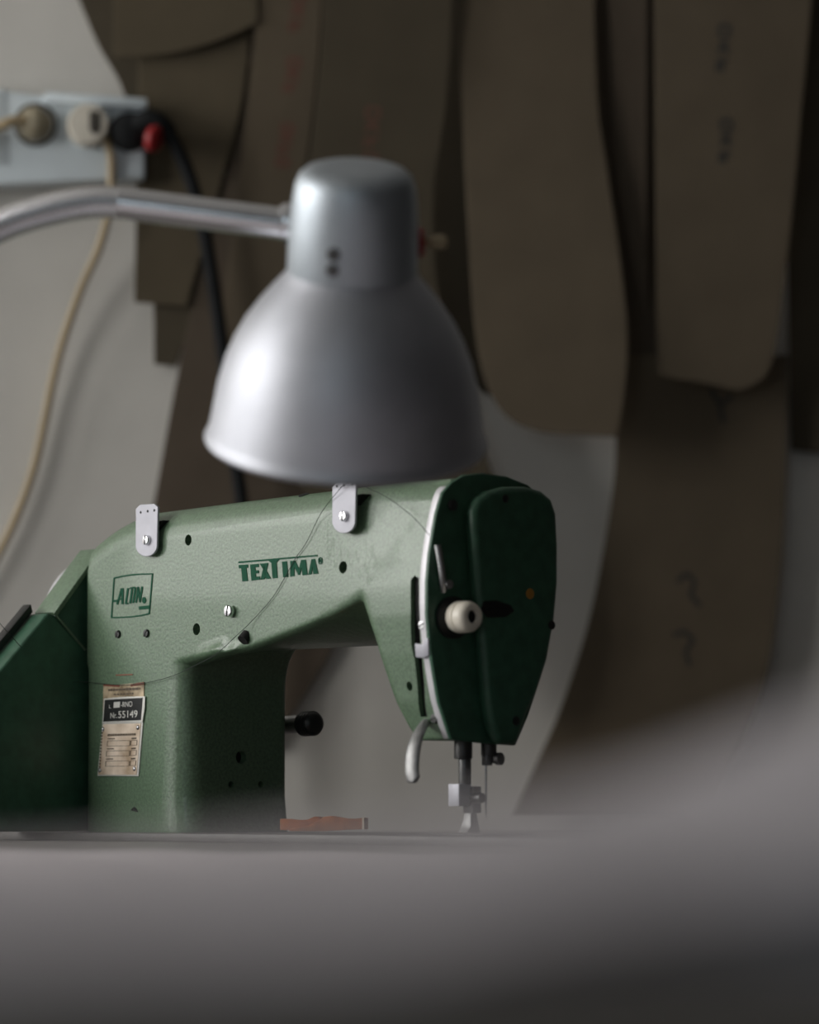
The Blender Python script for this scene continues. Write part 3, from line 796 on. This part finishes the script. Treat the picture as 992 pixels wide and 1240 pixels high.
# ------------------------------------------------------------------ socket strip, plugs and cords
WROT = math.atan(WK)
def wl(px, py, off=0): return wallp(px, py, off)
def wall_prism(bm, pts, off, th, org):
    prism(bm, [wl(x, y, off) - org for x, y in pts], WN*(-th))
so = wl(90, 215, 0); st = empty('wall_socket_strip', so)
tag(st, 'pale bluish-white multi-socket strip fixed high on the plaster wall', 'socket strip')
bm = BM(); wall_prism(bm, [(-60,100),(0,108),(60,117),(176,128),(176,216),(-60,226)], .046, .046, so); build('housing', bm, 'whiteplastic', st, bevel=.004, seg=3)
bm = BM(); wall_prism(bm, [(54,111),(178,119),(178,131),(54,124)], .056, .03, so); build('top_lip', bm, 'whiteplastic', st, bevel=.002)
bm = BM(); wall_prism(bm, [(-60,104),(8,108),(12,200),(-60,205)], .0475, .01, so); build('end_cap', bm, 'whiteplastic', st, bevel=.003)
def sock(px, py, r, m, name='socket'):
    c = wl(px, py, .046) - so; bm = BM(); lathe(bm, c - WN*.002, WN, [(0,r),(.0035,r),(.0045,r*.9),(.002,r*.85),(.0018,r*.1)], 36); return build(name, bm, m, st)
KW = 4.45/FPX
sock(43,151,27*KW,'sockdark'); sock(106,156,27*KW,'whiteplastic'); sock(156,160,25*KW,'sockdark')
def cord_obj(name, org, label, cat):
    o = empty(name, org); tag(o, label, cat, 'plugged-in mains leads'); return o
# beige plug, leftmost
o1 = wl(42,152,.046); e1 = cord_obj('plug_cord', o1, 'aged beige plug in the first socket, its cord leaving to the frame edge', 'plug')
bm = BM(); lathe(bm, -WN*.001, WN, [(0,21*KW),(.012,21.5*KW),(.022,20*KW),(.030,14*KW),(.034,6*KW)], 32); build('plug_body', bm, 'plugbeige', e1)
bm = BM(); tube(bm, [WN*.024, wl(20,146,.075)-o1, wl(0,153,.075)-o1, wl(-40,175,.06)-o1, wl(-80,300,.02)-o1, wl(-95,600,.012)-o1], 7*KW, 10); build('cord', bm, 'cordbeige', e1)
# white plug
o2 = wl(106,155,.046); e2 = cord_obj('plug_cord', o2, 'round white plug in the middle socket with a long beige cord hanging down', 'plug')
bm = BM(); lathe(bm, -WN*.001, WN, [(0,25.5*KW),(.016,26*KW),(.028,25*KW),(.034,23*KW),(.035,3*KW)], 40); pbod = build('plug_body', bm, 'plugwhite', e2)
bm = BM(); wall_prism(bm, [(108,134),(120,135),(121,157),(114,163),(108,156)], .0815, .002, o2); build('finger_opening', bm, 'sockdark', pbod, bevel=.0004)
bm = BM(); tube(bm, [wl(128,168,.065)-o2, wl(134,185,.055)-o2, wl(135,215,.052)-o2, wl(133,250,.05)-o2, wl(120,300,.04)-o2, wl(98,350,.03)-o2, wl(77,410,.022)-o2, wl(64,460,.018)-o2, wl(54,510,.015)-o2, wl(40,570,.014)-o2, wl(18,630,.014)-o2, wl(-12,690,.014)-o2, wl(-60,780,.014)-o2, wl(-70,960,.014)-o2], 5.2*KW, 10); build('cord', bm, 'cordbeige', e2)
# black plug
o3 = wl(156,161,.046); e3_ = cord_obj('plug_cord', o3, 'black plug with a red ring and a thick black cable hanging behind the lamp', 'plug')
bm = BM(); lathe(bm, -WN*.001, WN, [(0,23*KW),(.020,23*KW),(.030,21*KW),(.034,15*KW),(.035,3*KW)], 32); build('plug_body', bm, 'rubber', e3_)
bm = BM(); tube(bm, [wl(164,152,.07)-o3, wl(178,146,.075)-o3, wl(192,150,.075)-o3, wl(204,163,.07)-o3], 13*KW, 14); build('cable_boot', bm, 'rubber', e3_)
cR = wl(191,166,.080)-o3
bm = BM(); lathe(bm, cR - Vector((.010,0,.0)), Vector((1,-.35,-.3)), [(0,10*KW),(.002,15*KW),(.008,17.5*KW),(.012,15*KW),(.014,10*KW)], 24); o = build('plug_ring', bm, 'redplastic', e3_); o['label'] = 'red ring'
bm = BM(); tube(bm, [wl(196,152,.075)-o3, wl(208,168,.075)-o3, wl(222,196,.07)-o3, wl(234,228,.066)-o3, wl(246,275,.062)-o3, wl(256,330,.06)-o3, wl(265,390,.06)-o3, wl(274,460,.06)-o3, wl(283,540,.06)-o3, wl(294,620,.058)-o3, wl(304,720,.055)-o3, wl(312,960,.05)-o3], 8.6*KW, 12); build('cord', bm, 'rubber', e3_)

# ------------------------------------------------------------------ cardboard patterns hanging on the wall
def smooth_poly(pts, k=6):
    """points flagged with a third value 1 stay sharp corners; the runs between are splined"""
    n = len(pts); idx = [i for i, p in enumerate(pts) if len(p) > 2]
    if len(idx) < 2: return [(p[0], p[1]) for p in pts]
    out = []
    for a, b in zip(idx, idx[1:] + [idx[0] + n]):
        run = [pts[i % n] for i in range(a, b+1)]
        cv_ = catmull([(p[0], p[1], 0) for p in run], k if len(run) > 2 else 1)
        out += [(q.x, q.y) for q in cv_[:-1]]
    return out
MARKS = {}
def pattern(pts, off, tiltx, m, label, marks=(), th=.0025, tilty=0):
    poly = smooth_poly(pts)
    ctr = (sum(p[0] for p in poly)/len(poly), sum(p[1] for p in poly)/len(poly))
    def o_(x, y): return off + tiltx*(x-ctr[0])*KW + tilty*(y-ctr[1])*KW
    ymin = max(p[1] for p in poly); base = wl(ctr[0], ymin, off)
    bm = BM(); prism(bm, [wl(x, y, o_(x, y)) - base for x, y in poly], WN*(-th))
    ob = build('hanging_cardboard_pattern', bm, m, bevel=.0006, seg=1, smooth=False); ob.location = base
    tag(ob, label, 'cardboard pattern', 'cardboard patterns hanging on the wall')
    for mname, mm, groups in marks:
        for strokes in groups:
            bm = BM()
            for st_, w_ in strokes:
                for (x0, y0), (x1, y1) in zip(st_[:-1], st_[1:]):
                    d_ = Vector((x1-x0, y1-y0)); nn_ = Vector((-d_.y, d_.x)).normalized()*w_/2
                    q = [(x0+nn_.x, y0+nn_.y), (x1+nn_.x, y1+nn_.y), (x1-nn_.x, y1-nn_.y), (x0-nn_.x, y0-nn_.y)]
                    prism(bm, [wl(x, y, o_(x, y)+.0003) - base for x, y in q], WN*(-.001))
            build(mname, bm, mm, ob, smooth=False)
    return ob
M['redmark'] = mat('faded_red_stamp', (0.135, 0.060, 0.042), 0.85)
M['darkmark'] = mat('pencil_black_marker', (0.045, 0.04, 0.035), 0.85)
TOP = -190
def word(x0, y0, x1, y1, n, h, w_=3.0):
    """a row of block characters between two points (blurred beyond reading in the photograph)"""
    out = []; a = Vector((x0, y0)); b = Vector((x1, y1)); d = (b-a)/n; nn = Vector((-d.y, d.x)).normalized()*h
    for i in range(n):
        p = a + d*i; q = p + d*.62
        k_ = i % 3
        if k_ == 0: out += [([tuple(p), tuple(p+nn), tuple(q+nn), tuple(q), tuple(p)], w_)]
        elif k_ == 1: out += [([tuple(p), tuple(p+nn)], w_), ([tuple(p+nn*.5), tuple(q+nn)], w_), ([tuple(p+nn*.5), tuple(q)], w_)]
        else: out += [([tuple(p+nn), tuple(p), tuple(q)], w_), ([tuple(p+nn*.5), tuple(q+nn*.5)], w_)]
    return out
pattern([(40,TOP,1),(88,-20,1),(118,52),(150,112),(168,205,1),(300,205,1),(300,TOP,1)], .006, 0, CARD[1], 'dark pattern in the top left corner, behind the others beside bare plaster')
pattern([(138,TOP,1),(138,68,1),(175,68),(215,63),(262,50),(312,28,1),(312,TOP,1)], .034, 0, CARD[0], 'short pattern at the top with a curved lower edge, above the socket strip')
pattern([(172,TOP,1),(168,80),(163,366,1),(226,371,1),(246,300),(268,220),(300,75),(308,TOP,1)], .020, 0, CARD[0], 'tapering pattern right of the socket strip with a straight bottom end')
pattern([(186,100,1),(186,300),(187,441,1),(213,443,1),(250,330),(290,100,1)], .011, 0, CARD[1], 'narrow dark pattern tip poking out below the tapering one')
pattern([(310,TOP,1),(298,110),(268,230),(243,330),(216,450),(190,590),(160,760),(140,880,1),(330,905,1),(358,858),(402,785),(440,680),(470,560,1),(440,TOP,1)], .015, 0, CARD[3], 'long pattern hanging behind the black cable and the machine arm')
pattern([(322,TOP,1),(312,0),(301,120),(288,240),(272,360),(262,430,1),(325,470,1),(352,320),(374,180),(389,20),(394,TOP,1)], .030, 0, CARD[2], 'narrow pale pattern strip with a vertical row of red stamps',
        [('red_stamp', M['redmark'], [word(356,-10,350,45,3,-14, 4.5), word(350,70,343,118,3,-14, 4.5), word(342,150,334,205,4,-14, 4.5)])])
pattern([(396,TOP,1),(391,20),(377,180),(356,320),(345,440,1),(350,560,1),(440,700),(480,800,1),(560,855,1),(615,850),(644,760),(632,650),(600,580),(570,500),(545,420),(528,330),(526,230),(541,120),(548,0),(550,TOP,1)], .10, 0, CARD[1], 'broad dark pattern behind the lamp cap with one faint red stamp',  # unseen lower part added so that its shadow darkens the wall
        [('red_stamp', M['redmark'], [word(444,130,440,205,4,-16, 3)])])
pattern([(555,TOP,1),(556,0),(561,150),(568,290),(576,400),(592,470),(617,507),(655,523),(700,527),(747,529,1),(757,470),(760,400),(752,320),(738,220),(725,130),(720,0),(718,TOP,1)], .105, .03, CARD[2], 'wide pattern right of the lamp with rounded lower left corner', tilty=.06)
pattern([(500,TOP,1),(505,300),(540,440,1),(600,480),(640,430,1),(640,TOP,1)], .009, 0, CARD[1], 'added dark card filling the shadow gap between the lamp and the wide pattern')  # extra card put in to darken a gap that holds only shade
pattern([(695,TOP,1),(695,300),(700,455,1),(740,475),(800,440,1),(800,TOP,1)], .024, 0, CARD[3], 'added dark card filling the shadow gap deep behind the two widest patterns')  # backing card added so the gap reads as black shadow, not lit wall
pattern([(730,TOP,1),(738,0),(742,120),(754,240),(772,330),(784,380,1),(784,TOP,1)], .082, 0, CARD[3], 'slim pointed pattern strip standing out of the dark gap beside the right-hand wide pattern')
pattern([(792,TOP,1),(793,0),(795,300),(797,452,1),(815,458),(850,463),(897,473,1),(935,440),(955,300),(972,120),(984,-20),(988,TOP,1)], .095, .02, CARD[2], 'wide pattern at upper right with two dark vertical marks',
        [('pen_mark', M['darkmark'], [word(872,30,868,95,3,-12, 5), word(874,145,872,205,3,-12, 5)])])
pattern([(738,430,1),(746,530),(740,610),(716,740),(682,850),(650,925),(622,990,1),(858,992,1),(885,930),(905,890),(928,820),(943,720),(951,600),(955,430,1)], .034, 0, CARD[2], 'long flaring pattern at lower right with figure-like pen marks',
        [('pen_mark', M['darkmark'], [[([(860,470),(872,490),(888,478)], 6), ([(872,490),(876,512)], 6)], [([(820,705),(832,694),(842,705),(836,720),(848,734)], 6)], [([(815,770),(828,764),(840,775),(830,790),(836,806)], 6)]])])
pattern([(945,TOP,1),(958,545,1),(1000,549),(1130,552,1),(1130,TOP,1)], .014, 0, CARD[1], 'dark pattern at the far right edge with a straight bottom above plaster')
# rail with pegs that carries them, above the frame
rp0 = wl(20, -178, .0); rp1 = wl(1120, -178, .0); hr = empty('hanging_rail', (rp0+rp1)/2); tag(hr, 'wooden peg rail on the wall above the cardboard patterns', 'rail')
zr = max(wl(500, TOP, .06).z, rp0.z) + .02
bm = BM(); a = Vector((rp0.x, rp0.y, zr)) - hr.location; b = Vector((rp1.x, rp1.y, zr)) - hr.location
prism(bm, [a, b, b+Vector((0,0,.06)), a+Vector((0,0,.06))], WN*.02); build('rail_board', bm, 'wood', hr, bevel=.002)
for i in range(9):
    p = a.lerp(b, (i+.5)/9) + Vector((0,0,.02)); bm = BM(); cyl(bm, p, p + WN*.14, .007, 12); build('peg', bm, 'wood', hr)

# ------------------------------------------------------------------ soft things close to the lens
def heap(name, m, x0, x1, y0, y1, hf, label, cat, nx=70, ny=60, yf=lambda x: 0):
    cx, cy = (x0+x1)/2, (y0+y1)/2
    bm = BM(); g = []
    for j in range(ny+1):
        row = []
        for i in range(nx+1):
            x = x0 + (x1-x0)*i/nx; ya = max(y0, yf(x)); y = ya + (y1-ya)*(j/ny)**1.4; row.append(bm.verts.new((x-cx, y-cy, hf(x, y))))
        g.append(row)
    for j in range(ny):
        for i in range(nx): bm.faces.new((g[j][i], g[j][i+1], g[j+1][i+1], g[j+1][i]))
    ret = bmesh.ops.extrude_face_region(bm, geom=bm.faces[:])
    for v in [q for q in ret['geom'] if isinstance(q, bmesh.types.BMVert)]: v.co.z = .0003
    o = build(name, bm, m); o.location = (cx, cy, TAB); return tag(o, label, cat)
def sstep(a, b, x):
    q = min(1, max(0, (x-a)/(b-a))); return q*q*(3-2*q)
def cloth_edge(x): return float(np.interp(x, [-.5, -.06, 0, .06, .2, .45], [.60, .63, .665, .74, .82, .86]))
def cloth_h(x, y):
    # cloth rising gently away from the viewer and to the right, over a thick hem at the near edge
    f = float(np.interp(x, [-.2, -.06, 0, .058, .15, .42], [.0025, .003, .0045, .011, .026, .034]))
    c = float(np.interp(x, [-.45, -.09, 0, .05, .092, .2, .42], [.006, .012, .020, .0315, .046, .075, .060]))
    g = sstep(cloth_edge(x) + .01, .93, y) ; q = f + (c - f) * g
    back = 1 - sstep(.96, 1.3, y)
    ex = sstep(-.55, -.50, x) * (1 - sstep(.38, .45, x))
    return .0022 + max(0, q) * back * ex + .0005*math.sin(x*60 + 9*y) * ex
heap('grey_cloth', 'fabric', -.55, .45, .58, 2.62, cloth_h, 'grey wool cloth spread over the near end of the table with one raised fold', 'cloth', 80, 120, cloth_edge)  # flat far part added as a reflector for the lamp shade and tube

def hide_h(x, y): return .0016 + .0005*math.sin(x*30 + y*17)
heap('added_dark_hide', 'dleather', -.60, .62, .20, .60, hide_h, 'dark brown leather hide added to darken the table in front of the grey cloth', 'leather', 40, 30)  # added sheet that makes the nearest strip of table darker

# ------------------------------------------------------------------ camera
cd = bpy.data.cameras.new('camera'); cam = bpy.data.objects.new('camera', cd); C.objects.link(cam)
cam.location = CAM; cam.rotation_euler = (PI/2 + PITCH, 0, 0)
cd.sensor_fit = 'VERTICAL'; cd.sensor_height = 36.0; cd.sensor_width = 28.8
cd.lens = FPX/1240*36.0
cd.dof.use_dof = True; cd.dof.focus_distance = 3.46; cd.dof.aperture_fstop = cd.lens/35.0
cd.dof.aperture_blades = 0
cd.clip_start = .02
sc = bpy.context.scene; sc.camera = cam
sc.view_settings.view_transform = 'Standard'; sc.view_settings.look = 'None'
sc.view_settings.gamma = 1; sc.view_settings.use_curve_mapping = False
sc.view_settings.exposure = -0.12
sc.cycles.use_denoising = True
sc.cycles.max_bounces = 8
